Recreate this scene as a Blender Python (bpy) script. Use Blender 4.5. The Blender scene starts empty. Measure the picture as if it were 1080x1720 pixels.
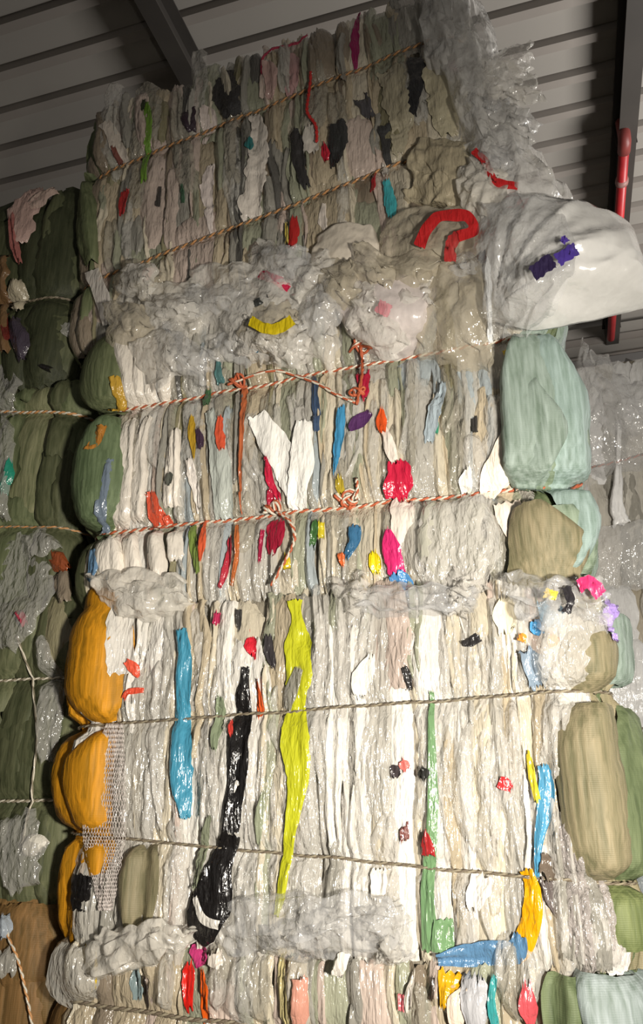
import bpy, math, random
from mathutils import Vector, Matrix, noise
rnd = random.Random(7)
R = math.radians
scene = bpy.context.scene
COL = scene.collection

# ------------------------------------------------------------------ camera
CAM = Vector((0, 0, 1.5)); PITCH = R(20.3); FPX = 1324.0
cd = bpy.data.cameras.new('camera'); cam = bpy.data.objects.new('camera', cd); COL.objects.link(cam)
cam.location = CAM; cam.rotation_euler = (R(90) + PITCH, 0, 0)
cd.sensor_fit = 'HORIZONTAL'; cd.sensor_width = 36; cd.lens = FPX / 1080 * 36; cd.clip_end = 200
scene.camera = cam
CF = Vector((0, math.cos(PITCH), math.sin(PITCH))); CU = Vector((0, -math.sin(PITCH), math.cos(PITCH))); CR = Vector((1, 0, 0))
def ray(px, py): return (CF * FPX + CR * (px - 540) + CU * (860 - py)) / FPX   # unit depth along the view axis

# ------------------------------------------------------------------ light
YAW = R(17)
w = bpy.data.worlds.new('world'); scene.world = w; w.use_nodes = True
w.node_tree.nodes['Background'].inputs[0].default_value = (1.0, .96, .9, 1)
w.node_tree.nodes['Background'].inputs[1].default_value = .13
def area(name, loc, target, sx, sy, power, col):
    l = bpy.data.lights.new(name, 'AREA'); l.shape = 'RECTANGLE'; l.size = sx; l.size_y = sy; l.energy = power; l.color = col
    o = bpy.data.objects.new(name, l); COL.objects.link(o); o.location = loc
    o.rotation_euler = (Vector(target) - Vector(loc)).to_track_quat('-Z', 'Y').to_euler(); return o
def spot(name, loc, target, power, size, rad, col):
    l = bpy.data.lights.new(name, 'SPOT'); l.energy = power; l.spot_size = R(size); l.spot_blend = 1; l.shadow_soft_size = rad; l.color = col
    o = bpy.data.objects.new(name, l); COL.objects.link(o); o.location = loc
    o.rotation_euler = (Vector(target) - Vector(loc)).to_track_quat('-Z', 'Y').to_euler(); return o
spot('work_light', (.9, -.2, 1.35), (.3, 2.6, 1.8), 575, 96, .12, (1, .93, .82))
area('ceiling_fill', (6.6, 4.6, 3.6), (3.9, 5.6, 8.0), 3.0, 2.2, 560, (1, .97, .93))  # added fill light, out of view, brightens the right side of the ceiling
scene.view_settings.view_transform = 'Standard'; scene.view_settings.look = 'None'
scene.view_settings.gamma = 1; scene.view_settings.use_curve_mapping = False
scene.view_settings.exposure = 0.0

# ------------------------------------------------------------------ materials
def lin(c):
    return tuple(((v / 255) / 12.92 if v / 255 <= .04045 else ((v / 255 + .055) / 1.055) ** 2.4) for v in c[:3])
MATS = {}
def film(c, rough=.22, alpha=1.0, bump=.45, scale=(70, 70, 16), var=.16, spec=.6, dirt=.0):
    key = ('f', tuple(c), rough, alpha, bump, scale, var, spec, dirt)
    if key in MATS: return MATS[key]
    m = bpy.data.materials.new('plastic_film_%d_%d_%d' % tuple(c[:3])); m.use_nodes = True
    N = m.node_tree.nodes; L = m.node_tree.links; p = N['Principled BSDF']
    tc = N.new('ShaderNodeTexCoord'); mp = N.new('ShaderNodeMapping'); mp.inputs['Scale'].default_value = scale
    L.new(tc.outputs['Object'], mp.inputs['Vector'])
    nz = N.new('ShaderNodeTexNoise'); nz.inputs['Scale'].default_value = 1; nz.inputs['Detail'].default_value = 3
    L.new(mp.outputs[0], nz.inputs['Vector'])
    wp = N.new('ShaderNodeVectorMath'); wp.operation = 'MULTIPLY_ADD'; wp.inputs[1].default_value = (.9, .9, .9)
    L.new(nz.outputs['Color'], wp.inputs[0])
    mv = N.new('ShaderNodeMapping'); mv.inputs['Scale'].default_value = tuple(c_ * .8 for c_ in scale); L.new(tc.outputs['Object'], mv.inputs[0]); L.new(mv.outputs[0], wp.inputs[2])
    vo = N.new('ShaderNodeTexVoronoi'); vo.inputs['Scale'].default_value = 1; vo.inputs['Detail'].default_value = 1; L.new(wp.outputs[0], vo.inputs['Vector'])
    hm = N.new('ShaderNodeMath'); hm.operation = 'MULTIPLY_ADD'; hm.inputs[1].default_value = .8; L.new(vo.outputs['Distance'], hm.inputs[0]); L.new(nz.outputs['Fac'], hm.inputs[2])
    bp = N.new('ShaderNodeBump'); bp.inputs['Strength'].default_value = bump; bp.inputs['Distance'].default_value = .012
    L.new(hm.outputs[0], bp.inputs['Height']); L.new(bp.outputs[0], p.inputs['Normal'])
    st = N.new('ShaderNodeMapping'); st.inputs['Scale'].default_value = (55, 55, 3.5); L.new(tc.outputs['Object'], st.inputs[0])
    nz3 = N.new('ShaderNodeTexNoise'); nz3.inputs['Scale'].default_value = 1; nz3.inputs['Detail'].default_value = 2; L.new(st.outputs[0], nz3.inputs['Vector'])
    nz2 = N.new('ShaderNodeTexNoise'); nz2.inputs['Scale'].default_value = 9; nz2.inputs['Detail'].default_value = 4
    L.new(tc.outputs['Object'], nz2.inputs['Vector'])
    oi = N.new('ShaderNodeObjectInfo')
    m1 = N.new('ShaderNodeMath'); m1.operation = 'MULTIPLY_ADD'; m1.inputs[1].default_value = var * 1.4; m1.inputs[2].default_value = 1 - var * .7
    L.new(oi.outputs['Random'], m1.inputs[0])
    m2 = N.new('ShaderNodeMath'); m2.operation = 'MULTIPLY_ADD'; m2.inputs[1].default_value = var * 2.2; m2.inputs[2].default_value = 1 - var * 2.2
    mx = N.new('ShaderNodeMath'); mx.operation = 'ADD'; L.new(nz2.outputs['Fac'], mx.inputs[0]); L.new(nz3.outputs['Fac'], mx.inputs[1]); L.new(mx.outputs[0], m2.inputs[0])
    m3 = N.new('ShaderNodeMath'); m3.operation = 'MULTIPLY'; L.new(m1.outputs[0], m3.inputs[0]); L.new(m2.outputs[0], m3.inputs[1])
    hs = N.new('ShaderNodeHueSaturation'); hs.inputs['Color'].default_value = (*lin(c), 1)
    L.new(m3.outputs[0], hs.inputs['Value']); L.new(hs.outputs[0], p.inputs['Base Color'])
    p.inputs['Roughness'].default_value = rough; p.inputs['Specular IOR Level'].default_value = spec
    p.inputs['Alpha'].default_value = alpha
    p.inputs['Coat Weight'].default_value = .7 if spec > .75 else .25; p.inputs['Coat Roughness'].default_value = .07; L.new(bp.outputs[0], p.inputs['Coat Normal'])
    MATS[key] = m; return m
def clear(c=(225, 222, 214), alpha=.42, rough=.16, bump=.9, scale=(46, 46, 20)):
    return film(c, rough, alpha, bump, scale, .1, .9)
def net(c, sc=240.0):
    key = ('n', tuple(c), sc)
    if key in MATS: return MATS[key]
    m = bpy.data.materials.new('mesh_fabric_%d_%d_%d' % tuple(c)); m.use_nodes = True
    N = m.node_tree.nodes; L = m.node_tree.links; p = N['Principled BSDF']
    tc = N.new('ShaderNodeTexCoord'); mp = N.new('ShaderNodeMapping'); mp.inputs['Scale'].default_value = (60, 60, 5)
    L.new(tc.outputs['Object'], mp.inputs[0])
    nz = N.new('ShaderNodeTexNoise'); nz.inputs['Scale'].default_value = 1; nz.inputs['Detail'].default_value = 3; L.new(mp.outputs[0], nz.inputs['Vector'])
    rp = N.new('ShaderNodeValToRGB'); a = lin(c)
    rp.color_ramp.elements[0].position = .3; rp.color_ramp.elements[0].color = (a[0] * .62, a[1] * .66, a[2] * .6, 1)
    rp.color_ramp.elements[1].position = .72; rp.color_ramp.elements[1].color = (min(1, a[0] * 1.35), min(1, a[1] * 1.3), min(1, a[2] * 1.35), 1)
    L.new(nz.outputs['Fac'], rp.inputs[0]); L.new(rp.outputs[0], p.inputs['Base Color'])
    wv = N.new('ShaderNodeTexWave'); wv.inputs['Scale'].default_value = sc / 4; wv.bands_direction = 'Z'; wv.inputs['Distortion'].default_value = 1.5
    L.new(tc.outputs['Object'], wv.inputs['Vector'])
    ad = N.new('ShaderNodeMath'); ad.operation = 'MULTIPLY_ADD'; ad.inputs[1].default_value = .07; L.new(wv.outputs['Fac'], ad.inputs[0]); L.new(nz.outputs['Fac'], ad.inputs[2])
    bp = N.new('ShaderNodeBump'); bp.inputs['Strength'].default_value = .6; bp.inputs['Distance'].default_value = .008
    L.new(ad.outputs[0], bp.inputs['Height']); L.new(bp.outputs[0], p.inputs['Normal'])
    p.inputs['Roughness'].default_value = .6; p.inputs['Specular IOR Level'].default_value = .35
    MATS[key] = m; return m
def paint(c, rough=.5, bump=.1, metal=0.0, var=.12, scale=3.0):
    key = ('p', tuple(c), rough, bump, metal, var, scale)
    if key in MATS: return MATS[key]
    m = bpy.data.materials.new('painted_%d_%d_%d' % tuple(c)); m.use_nodes = True
    N = m.node_tree.nodes; L = m.node_tree.links; p = N['Principled BSDF']
    tc = N.new('ShaderNodeTexCoord'); nz = N.new('ShaderNodeTexNoise'); nz.inputs['Scale'].default_value = scale; nz.inputs['Detail'].default_value = 6
    L.new(tc.outputs['Object'], nz.inputs['Vector'])
    rp = N.new('ShaderNodeValToRGB'); a = lin(c)
    rp.color_ramp.elements[0].position = .3; rp.color_ramp.elements[0].color = (*[v * (1 - var) for v in a], 1)
    rp.color_ramp.elements[1].position = .7; rp.color_ramp.elements[1].color = (*[min(1, v * (1 + var)) for v in a], 1)
    L.new(nz.outputs['Fac'], rp.inputs[0]); L.new(rp.outputs[0], p.inputs['Base Color'])
    bp = N.new('ShaderNodeBump'); bp.inputs['Strength'].default_value = bump; bp.inputs['Distance'].default_value = .01
    L.new(nz.outputs['Fac'], bp.inputs['Height']); L.new(bp.outputs[0], p.inputs['Normal'])
    p.inputs['Roughness'].default_value = rough; p.inputs['Metallic'].default_value = metal
    MATS[key] = m; return m

# ------------------------------------------------------------------ mesh helpers
def meshobj(name, verts, faces, mat, parent=None, smooth=True, label=None):
    me = bpy.data.meshes.new(name); me.from_pydata(verts, [], faces); me.validate()
    if smooth: me.polygons.foreach_set('use_smooth', [True] * len(me.polygons))
    me.materials.append(mat)
    o = bpy.data.objects.new(name, me); COL.objects.link(o); o.parent = parent
    if label: o['label'] = label
    return o
def tag(o, label, cat, group=None, kind=None):
    o['label'] = label; o['category'] = cat
    if group: o['group'] = group
    if kind: o['kind'] = kind
    return o
def grid_faces(nr, nc, base=0, flip=False, wrap=False):
    f = []
    for i in range(nr - 1):
        for j in range(nc if wrap else nc - 1):
            k = (j + 1) % nc
            q = (base + i * nc + j, base + i * nc + k, base + (i + 1) * nc + k, base + (i + 1) * nc + j)
            f.append(q[::-1] if flip else q)
    return f
def cr(p0, p1, p2, p3, t):
    return tuple(.5 * ((2 * b) + (-a + c) * t + (2 * a - 5 * b + 4 * c - d) * t * t + (-a + 3 * b - 3 * c + d) * t ** 3) for a, b, c, d in zip(p0, p1, p2, p3))
def spline(pts, n):
    out = []; m = len(pts) - 1
    for i in range(n):
        x = i / (n - 1) * m; k = min(int(x), m - 1); t = x - k
        out.append(cr(pts[max(k - 1, 0)], pts[k], pts[k + 1], pts[min(k + 2, m)], t))
    return out
def nz(x, y, z=0.0): return noise.noise((x, y, z))
def ridge(x, y, z=0.0): return 1 - 2 * abs(noise.noise((x, y, z)))
def box(verts, faces, lo, hi):
    b = len(verts)
    for x in (lo[0], hi[0]):
        for y in (lo[1], hi[1]):
            for z in (lo[2], hi[2]): verts.append((x, y, z))
    for q in ((0, 1, 3, 2), (4, 6, 7, 5), (0, 4, 5, 1), (2, 3, 7, 6), (0, 2, 6, 4), (1, 5, 7, 3)): faces.append(tuple(b + i for i in q))
def tube(path, rad, n=6, closed=False):
    v = []; m = len(path)
    for i in range(m):
        a = path[(i - 1) % m if closed else max(i - 1, 0)]; b = path[(i + 1) % m if closed else min(i + 1, m - 1)]
        t = (Vector(b) - Vector(a)).normalized(); u = t.cross(Vector((.13, .2, 1))).normalized()
        if u.length < .1: u = Vector((1, 0, 0))
        w2 = t.cross(u)
        r = rad[i] if isinstance(rad, (list, tuple)) else rad
        for k in range(n):
            an = 2 * math.pi * k / n; v.append(tuple(Vector(path[i]) + u * (r * math.cos(an)) + w2 * (r * math.sin(an))))
    f = grid_faces(m, n, 0, False, True)
    if closed:
        for k in range(n): f.append(((m - 1) * n + k, (m - 1) * n + (k + 1) % n, (k + 1) % n, k))
    else: f += [tuple(range(n))[::-1], tuple((m - 1) * n + k for k in range(n))]
    return v, f

# ------------------------------------------------------------------ the building
SO = Vector((0, 2.65, 0)); UX = Vector((math.cos(YAW), -math.sin(YAW), 0)); UY = Vector((math.sin(YAW), math.cos(YAW), 0))
BM = Matrix.Translation(SO) @ Matrix.Rotation(-YAW, 4, 'Z'); BMI = BM.inverted()   # frame of the building: x along bales, y into depth
def hit_z(px, py, z):
    d = ray(px, py); p = CAM + d * ((z - CAM.z) / d.z); return BMI @ p
def hit_y(px, py, y):
    o = BMI @ CAM; d = BMI.to_3x3() @ ray(px, py); return o + d * ((y - o.y) / d.y)
ROOF = 8.0; BACK = 8.0
def struct(name, v, f, mat, smooth=False):
    o = meshobj(name, v, f, mat, None, smooth); o.matrix_world = BM; o['kind'] = 'structure'; return o
v, f = [], []; box(v, f, (-9, -9, -.2), (12, BACK + .2, 0)); struct('floor', v, f, paint((120, 116, 108), .8, .3))
sheet = paint((146, 141, 134), .55, .05, 0, .06, .6); ribm = paint((138, 131, 124), .6, .05, 0, .08, 1)
v, f = [], []; box(v, f, (-9, -9, ROOF + .10), (12, BACK + .2, ROOF + .2)); ceil = struct('ceiling', v, f, sheet)
P0 = hit_z(927, 290, ROOF).y; SP = .405
k0 = int((-9 - P0) / SP) + 1; pv, pf = [], []; box(pv, pf, (-9, -.125, 0), (12, .125, .10))
rv, rf = [], [(0, 1, 2, 3), (4, 7, 6, 5), (0, 4, 5, 1), (1, 5, 6, 2), (2, 6, 7, 3), (3, 7, 4, 0)]
for x in (-9, 12): rv += [(x, -.045, -.055), (x, -.085, .06), (x, .085, .06), (x, .045, -.055)]
pm = rm = None
for i in range(44):
    y = P0 + (k0 + i) * SP
    if y > BACK - .1: break
    if pm is None:
        a = meshobj('roof_panel', pv, pf, sheet, ceil, False); pm = a.data; b = meshobj('roof_rib', rv, rf, ribm, ceil, False); rm = b.data
    else:
        a = bpy.data.objects.new('roof_panel', pm); COL.objects.link(a); b = bpy.data.objects.new('roof_rib', rm); COL.objects.link(b); a.parent = ceil; b.parent = ceil
    a.location = (0, y - SP / 2, ROOF + rnd.uniform(-.004, .004)); b.location = (0, y, ROOF + .0)
# walls of horizontal sheet
def cladwall(name, x0, x1, y, z1, mat, along='x'):
    v, f = [], []
    box(v, f, (x0, y, 0), (x1, y + .15, z1)) if along == 'x' else box(v, f, (y - .15, x0, 0), (y, x1, z1))
    wl = struct(name, v, f, mat); rv, rf = [], []
    if along == 'x': box(rv, rf, (x0, y - .04, -.05), (x1, y, .05))
    else: box(rv, rf, (y, x0, -.05), (y + .04, x1, .05))
    me = None
    for i in range(26):
        if me is None: r = meshobj('wall_rib', rv, rf, ribm, wl, False); me = r.data
        else: r = bpy.data.objects.new('wall_rib', me); COL.objects.link(r); r.parent = wl
        r.location = (0, 0, .25 + i * .3)
    return wl
cladwall('wall_back', -9, 12, BACK, ROOF, sheet)
cladwall('wall_left', -9, BACK, -9, ROOF, sheet, 'y')
# rafters: I-beams running into depth
steel = paint((58, 54, 50), .55, .15, 0, .15, 2); steel2 = paint((132, 136, 138), .5, .2, 0, .2, 4)
def rafter(px, py, label):
    x = hit_z(px, py, ROOF - .15).x; rt = bpy.data.objects.new('roof_beam', None); COL.objects.link(rt)
    rt.matrix_world = BM @ Matrix.Translation((x, 0, ROOF - .34)); tag(rt, label, 'beam', 'steel roof beams')
    for nm, lo, hi, mm in (('web', (-.012, -8.5, .02), (.012, BACK, .38), steel), ('bottom_flange', (-.085, -8.5, 0), (.085, BACK, .02), steel), ('top_flange', (-.11, -8.5, .27), (.11, BACK, .284), steel)):
        v, f = [], []; box(v, f, lo, hi); meshobj(nm, v, f, mm, rt, False)
    for k in range(9):
        v, f = [], []; y = -6 + k * 1.7; box(v, f, (-.1, y, .02), (.1, y + .012, .27)); meshobj('stiffener', v, f, steel, rt, False)
    return x
rafter(300, 75, 'dark steel roof beam crossing the ceiling above the left bale stack')
xr = rafter(1052, 180, 'steel roof beam with a red pipe running beside it')
# red sprinkler pipe along the beam
pr = bpy.data.objects.new('red_pipe', None); COL.objects.link(pr); pr.matrix_world = BM
tag(pr, 'red painted water pipe slung under the roof beam', 'pipe')
pp = hit_z(1049, 240, ROOF - .42); px_, py0 = pp.x, pp.y
red = paint((176, 42, 46), .4, .1, 0, .2, 5)
v, f = tube([(px_, py0, ROOF - .42), (px_, py0 + 2.2, ROOF - .42), (px_, BACK - .3, ROOF - .42)], .05, 12); meshobj('pipe_run', v, f, red, pr)
v, f = tube([(px_, py0 + .12, ROOF - .42), (px_, py0 - .02, ROOF - .42), (px_, py0 - .05, ROOF - .38), (px_, py0 - .05, ROOF - .2)], .062, 12); meshobj('elbow', v, f, paint((120, 52, 48), .5, .2), pr)
for k in range(3):
    y = py0 + .5 + k * 1.1; v, f = tube([(px_, y, ROOF - .42), (px_, y + .06, ROOF - .42)], .066, 12); meshobj('coupling', v, f, paint((150, 110, 104), .5, .1), pr)
    v, f = tube([(px_, y + .03, ROOF - .36), (px_, y + .03, ROOF + .02)], .008, 6); meshobj('hanger', v, f, steel, pr)
# bracing by the back wall
tr = bpy.data.objects.new('wall_truss', None); COL.objects.link(tr); tr.matrix_world = BM
tag(tr, 'dark steel bracing truss in front of the back wall', 'truss')
q = hit_y(1030, 600, BACK - .5)
for nm, a, b, rr in (('chord', (-1.5, 0, 0), (6, 0, 0), .07), ('chord', (-1.5, 0, -.75), (6, 0, -.75), .05)):
    v, f = tube([(q.x + a[0], BACK - .45, q.z + a[2]), (q.x + b[0], BACK - .45, q.z + b[2])], rr, 4); meshobj(nm, v, f, steel, tr, False)
for k in range(6):
    x = q.x - 1 + k * 1.1; v, f = tube([(x, BACK - .45, q.z), (x + 1.0, BACK - .45, q.z - .75)], .04, 4); meshobj('brace', v, f, steel, tr, False)
for k in (-1.4, 5.9):
    v, f = tube([(q.x + k, BACK - .45, 0), (q.x + k, BACK - .45, ROOF)], .09, 4); meshobj('post', v, f, steel, tr, False)

# ------------------------------------------------------------------ bales
class Bale:
    def __init__(s, name, label, u, back, z, W, D, H, yaw=0, roll=0, Af=.03, As=.07, r=.12, group=None, AsR=None, floor=.12):
        s.AsR = As if AsR is None else AsR; s.floor = floor; s.lob = {}; s.hm = {}
        s.a = W / 2; s.D = D; s.H = H; s.r = r; s.Af = Af; s.As = As; s.tw = []
        s.M = BM @ Matrix.Translation((u, back, z)) @ Matrix.Rotation(-R(yaw), 4, 'Z') @ Matrix.Rotation(-R(roll), 4, 'Y'); s.MI = s.M.inverted()
        s.o = bpy.data.objects.new(name, None); COL.objects.link(s.o); s.o.matrix_world = s.M; tag(s.o, label, 'bale', group)
        s.l1 = s.a - r; s.l2 = s.l1 + r * math.pi / 2; s.l3 = s.l2 + D - 2 * r; s.l4 = s.l3 + r * math.pi / 2; s.half = s.l4 + s.l1
        s.seed = rnd.uniform(0, 100); s.n = 0
    def per(s, q):
        g = 1 if q >= 0 else -1; m = min(abs(q), s.half); r = s.r
        if m <= s.l1: x, y, nx, ny = m, 0, 0, -1
        elif m <= s.l2:
            t = (m - s.l1) / r; x = s.l1 + r * math.sin(t); y = r - r * math.cos(t); nx, ny = math.sin(t), -math.cos(t)
        elif m <= s.l3: x, y, nx, ny = s.a, r + m - s.l2, 1, 0
        elif m <= s.l4:
            t = (m - s.l3) / r; x = s.l1 + r * math.cos(t); y = s.D - r + r * math.sin(t); nx, ny = math.cos(t), math.sin(t)
        else: x, y, nx, ny = s.l1 - (m - s.l4), s.D, 0, 1
        return g * x, y, g * nx, ny
    def twz(s, i, q):
        zl, zr = s.tw[i]; t = max(-.15, min(1.15, (q + s.a) / (2 * s.a)))
        if abs(q) > s.l2: t = max(0, min(1, .5 + (.58 if q > 0 else -.58) * max(-1, 1 - (abs(q) - s.l2) / (s.half - s.l2) * 2)))
        return zl + (zr - zl) * t
    def bulge(s, q, z):
        lv = [0] + [s.twz(i, q) for i in range(len(s.tw))] + [s.H]; A = s.Af
        e = max(0, min(1, (abs(q) - s.l1 + .06) / .2)); A = s.Af + ((s.AsR if q > 0 else s.As) - s.Af) * e
        for li, (a, b) in enumerate(zip(lv, lv[1:])):
            if q < -s.l1 + .06: A *= s.lob.get(li, 1) if z <= b else 1
            if z <= b or b == s.H:
                t = (z - a) / max(.01, b - a); t = max(0, min(1, t)); sc = min(1, (b - a) / .35)
                return A * sc * (1 - abs(2 * t - 1) ** 2.2) ** .8 + .012 * nz(q * 5, z * 4, s.seed)
        return 0
    def pin(s, q, z):
        p = 1; e = max(0, min(1, (-q - s.l1 + .1) / .15)); fl = s.floor + (.1 - s.floor) * e
        for i in range(len(s.tw)):
            d = abs(z - s.twz(i, q)); p = min(p, fl + (1 - fl) * min(1, d / .04))
        return p
    def P(s, q, z, off):
        x, y, nx, ny = s.per(q); o = off + s.bulge(q, z); return (x + nx * o, y + ny * o, z)
    def pix(s, px, py, off=0.0):
        q, z, t = s.pix0(px, py, .03)
        return s.pix0(px, py, max(0, s.bulge(q, z)) + off) if s.tw else (q, z, t)
    def pix0(s, px, py, inf):
        o = s.MI @ CAM; d = s.MI.to_3x3() @ ray(px, py); best = None; bd = 9; t = .8
        while t < 9:
            p = o + d * t; qx = abs(p.x) - s.l1; qy = abs(p.y - s.D / 2) - (s.D / 2 - s.r)
            sd = math.hypot(max(qx, 0), max(qy, 0)) + min(max(qx, qy), 0) - s.r - inf
            if sd < bd: bd, best, bt = sd, p.copy(), t
            if sd < .002: break
            t += max(.002, sd * .5 / max(d.length, 1))
        p = best; g = 1 if p.x >= 0 else -1; x = abs(p.x); y = p.y
        if x <= s.l1 and y < s.D / 2: q = x
        elif y <= s.r: q = s.l1 + s.r * math.atan2(max(0, x - s.l1), max(1e-6, s.r - y))
        else: q = s.l2 + min(y, s.D - s.r) - s.r
        return g * q, p.z, bt
    def at(s, px, py, off):      # pixel on the plane lying 'off' in front of the bale's front
        o = s.MI @ CAM; d = s.MI.to_3x3() @ ray(px, py); return o + d * ((-off - o.y) / d.y)
    def twine_px(s, a, b):
        qa, za, _ = s.pix(*a); qb, zb, _ = s.pix(*b); k = (zb - za) / (qb - qa)
        s.tw.append((za + k * (-s.a - qa), za + k * (s.a - qa))); s.tw.sort()
    # -- parts
    def core(s, mat):
        ns, nr = 110, 26; v = []
        for i in range(nr):
            z = s.H * i / (nr - 1)
            for j in range(ns):
                q = -s.half + 2 * s.half * j / ns
                v.append(s.P(q, z, -.022 + .012 * ridge(q * 14, z * 5, s.seed)))
        f = grid_faces(nr, ns, 0, False, True); f.append(tuple(range(ns))[::-1]); f.append(tuple((nr - 1) * ns + j for j in range(ns)))
        meshobj('core', v, f, mat, s.o)
    def high(s, q, z):           # height of the folds already lying at (q, z)
        a = round(q / .012); b = round(z / .026); t = 0
        for i in (-1, 0, 1):
            for j in (-1, 0, 1): t += s.hm.get((a + i, b + j), .0) * (2 if i == 0 else 1)
        m = max(s.hm.get((a + i, b), 0) for i in (-1, 0, 1)); return .5 * t / 12 + .5 * m
    def strip(s, path, mat, name='film_strip', off=.012, pleat=.02, crk=.008, nx=11, label=None, tuck=.012, rag=.22, typ=None, step=.016, lay=False):
        L = sum(math.hypot(b[0] - a[0], b[1] - a[1]) for a, b in zip(path, path[1:])); n = max(6, min(70, int(L / step)))
        if lay: n = max(n, 12)
        tl = [rnd.choice((.1, .5, .8, 1, 1.15)) for _ in range(4)]
        if name == 'film_scrap': rag = max(rag, .42)
        pts = spline(path, n); v = []; sd = rnd.uniform(0, 300); hn = []; wm = max(p[2] for p in path)
        if typ is None: typ = rnd.choice((0, 1, 2, 3))
        crk = min(crk, .02 + wm * .1); pleat = min(pleat, wm * .6)
        for i, (q, z, wd) in enumerate(pts):
            a = pts[max(i - 1, 0)]; b = pts[min(i + 1, n - 1)]; tx, tz = b[0] - a[0], b[1] - a[1]; l = math.hypot(tx, tz) or 1; tx /= l; tz /= l
            e = min(i, n - 1 - i) / max(1, min(4, n / 5)); et = tuck * max(0, 1 - e) ** 2
            al = i * L / n
            wl = wd * (1 + rag * nz(al * 14, sd) + rag * .6 * nz(al * 45, sd, 5)); wr = wd * (1 + rag * nz(al * 14, sd, 20) + rag * .6 * nz(al * 45, sd, 25)); sh = wd * .15 * nz(al * 8, sd, 3.3)
            if name in ('film_scrap', 'print_mark'): wl *= (tl[0] + (1 - tl[0]) * min(1, i / n * 3.5)) * (tl[1] + (1 - tl[1]) * min(1, (n - 1 - i) / n * 3.5)); wr *= (tl[2] + (1 - tl[2]) * min(1, i / n * 2.5)) * (tl[3] + (1 - tl[3]) * min(1, (n - 1 - i) / n * 2.5))
            pinc = s.pin(q, z); wl *= .8 + .2 * pinc; wr *= .8 + .2 * pinc
            for j in range(nx):
                t = 2 * j / (nx - 1) - 1; h = t * (wl if t < 0 else wr) / 2 + sh
                z2 = z - tx * h; q2 = q + tz * h
                if i in (0, n - 1): z2 += min(.03, wm) * rag * 2.5 * nz(j * .9, sd, 9) * (1 if abs(tz) > .5 else 0)
                if typ == 0: pr = (t + 1) / 1.8 if t < .8 else (1 - t) / .2
                elif typ == 1: pr = (1 - t) / 1.8 if t > -.8 else (1 + t) / .2
                elif typ == 2: pr = 1 - abs(t) ** 1.2
                else: pr = .5 + .5 * math.cos(t * 4.7 + sd)
                o = off + pleat * pr + crk * .9 * ridge(h * 38 + sd, al * 2.2, sd) + crk * .6 * ridge(h * 85, al * 9, sd + 7) + crk * .5 * ridge(h * 55, al * 38, sd + 17)
                if lay: o = s.high(q2, z2) + .005 + pinc * (.35 * pleat * pr + .35 * crk * (ridge(h * 38 + sd, al * 3, sd) + .6 * ridge(h * 85, al * 12, sd + 7)))
                else: o = o * pinc - tuck * abs(t) ** 4 - et
                hn.append((round(q2 / .012), round(z2 / .026), o)); v.append(s.P(q2, z2, o))
        for a, b, o in hn:
            if o > s.hm.get((a, b), -1): s.hm[(a, b)] = o
        s.n += 1
        return meshobj(name, v, grid_faces(n, nx), mat, s.o, True, label)
    def fp(s, label, mat, pts, name='film_strip', off=.03, pleat=.014, **k):   # strip traced along pixels with pixel widths
        path = []
        for px, py, wpx in pts:
            q, z, t = s.pix(px, py, off + pleat * .6); path.append((q, z, wpx * t / FPX))
        if name in ('net_fabric', 'woven_bag'): k.setdefault('rag', .06)
        return s.strip(path, mat, name, off, pleat, label=label, **k)
    def fill(s, pals, w0=.022, w1=.07, smin=None, smax=None, lo=.3, hi=1.0, up=.05, crk=.008, name='film_fold', dens=1.0):
        smin = -s.l2 - .35 if smin is None else smin; smax = s.l2 + .35 if smax is None else smax
        q = smin
        while q < smax:
            wd = (rnd.uniform(w0, w1) if rnd.random() < .7 else rnd.uniform(w1, w1 * 2.4)) * (1 if -s.l2 - .02 < q < s.l2 + .1 else 3); z = -.02 - rnd.random() * .1
            while z < s.H - .05:
                ln = s.H * rnd.uniform(lo, hi); z1 = min(z + ln, s.H + rnd.uniform(-.02, up)); z0 = max(z, -.01)
                for x0, x1, pal in pals:
                    if x0 <= q <= x1: break
                mat = rnd.choices([m for _, m in pal], [k for k, _ in pal])[0]
                dq = rnd.uniform(-.015, .015); ww = wd * rnd.uniform(1.3, 2.1)
                if z1 - z0 > .06:
                    s.strip([(q + dq * .3, z0, ww * .7), (q + dq, z0 + (z1 - z0) * .35, ww), (q - dq, z0 + (z1 - z0) * .7, ww), (q, z1, ww * rnd.uniform(.5, .9))], mat, name, rnd.uniform(-.006, .014), rnd.uniform(.008, .026), crk, nx=11, step=.024)
                z = z1 - rnd.uniform(.03, .1)
                if z1 >= s.H - .03: break
            q += wd * .9 / dens
    def twine(s, i, m1, m2, rad=.0042, off=.022, full=True):
        n = 640; pts = []
        for k in range(n):
            q = -s.half + 2 * s.half * k / n; z = s.twz(i, q) + .006 * nz(q * 6, i, s.seed); pts.append((s.P(q, z, off + .003 * nz(q * 9, 4)), q, z))
        objs = []
        for ph, mm, nm in ((0, m1, 'twine'), (math.pi, m2, 'strand')):
            path = []
            for k, (p, q, z) in enumerate(pts):
                an = ph + k * 2 * math.pi / 5.0; x, y, nx, ny = s.per(q)
                path.append((p[0] + nx * rad * .8 * math.cos(an), p[1] + ny * rad * .8 * math.cos(an), p[2] + rad * .8 * math.sin(an)))
            v, f = tube(path, rad, 5, True)
            objs.append(meshobj(nm, v, f, mm, s.o if not objs else objs[0]))
        return objs[0]
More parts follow.
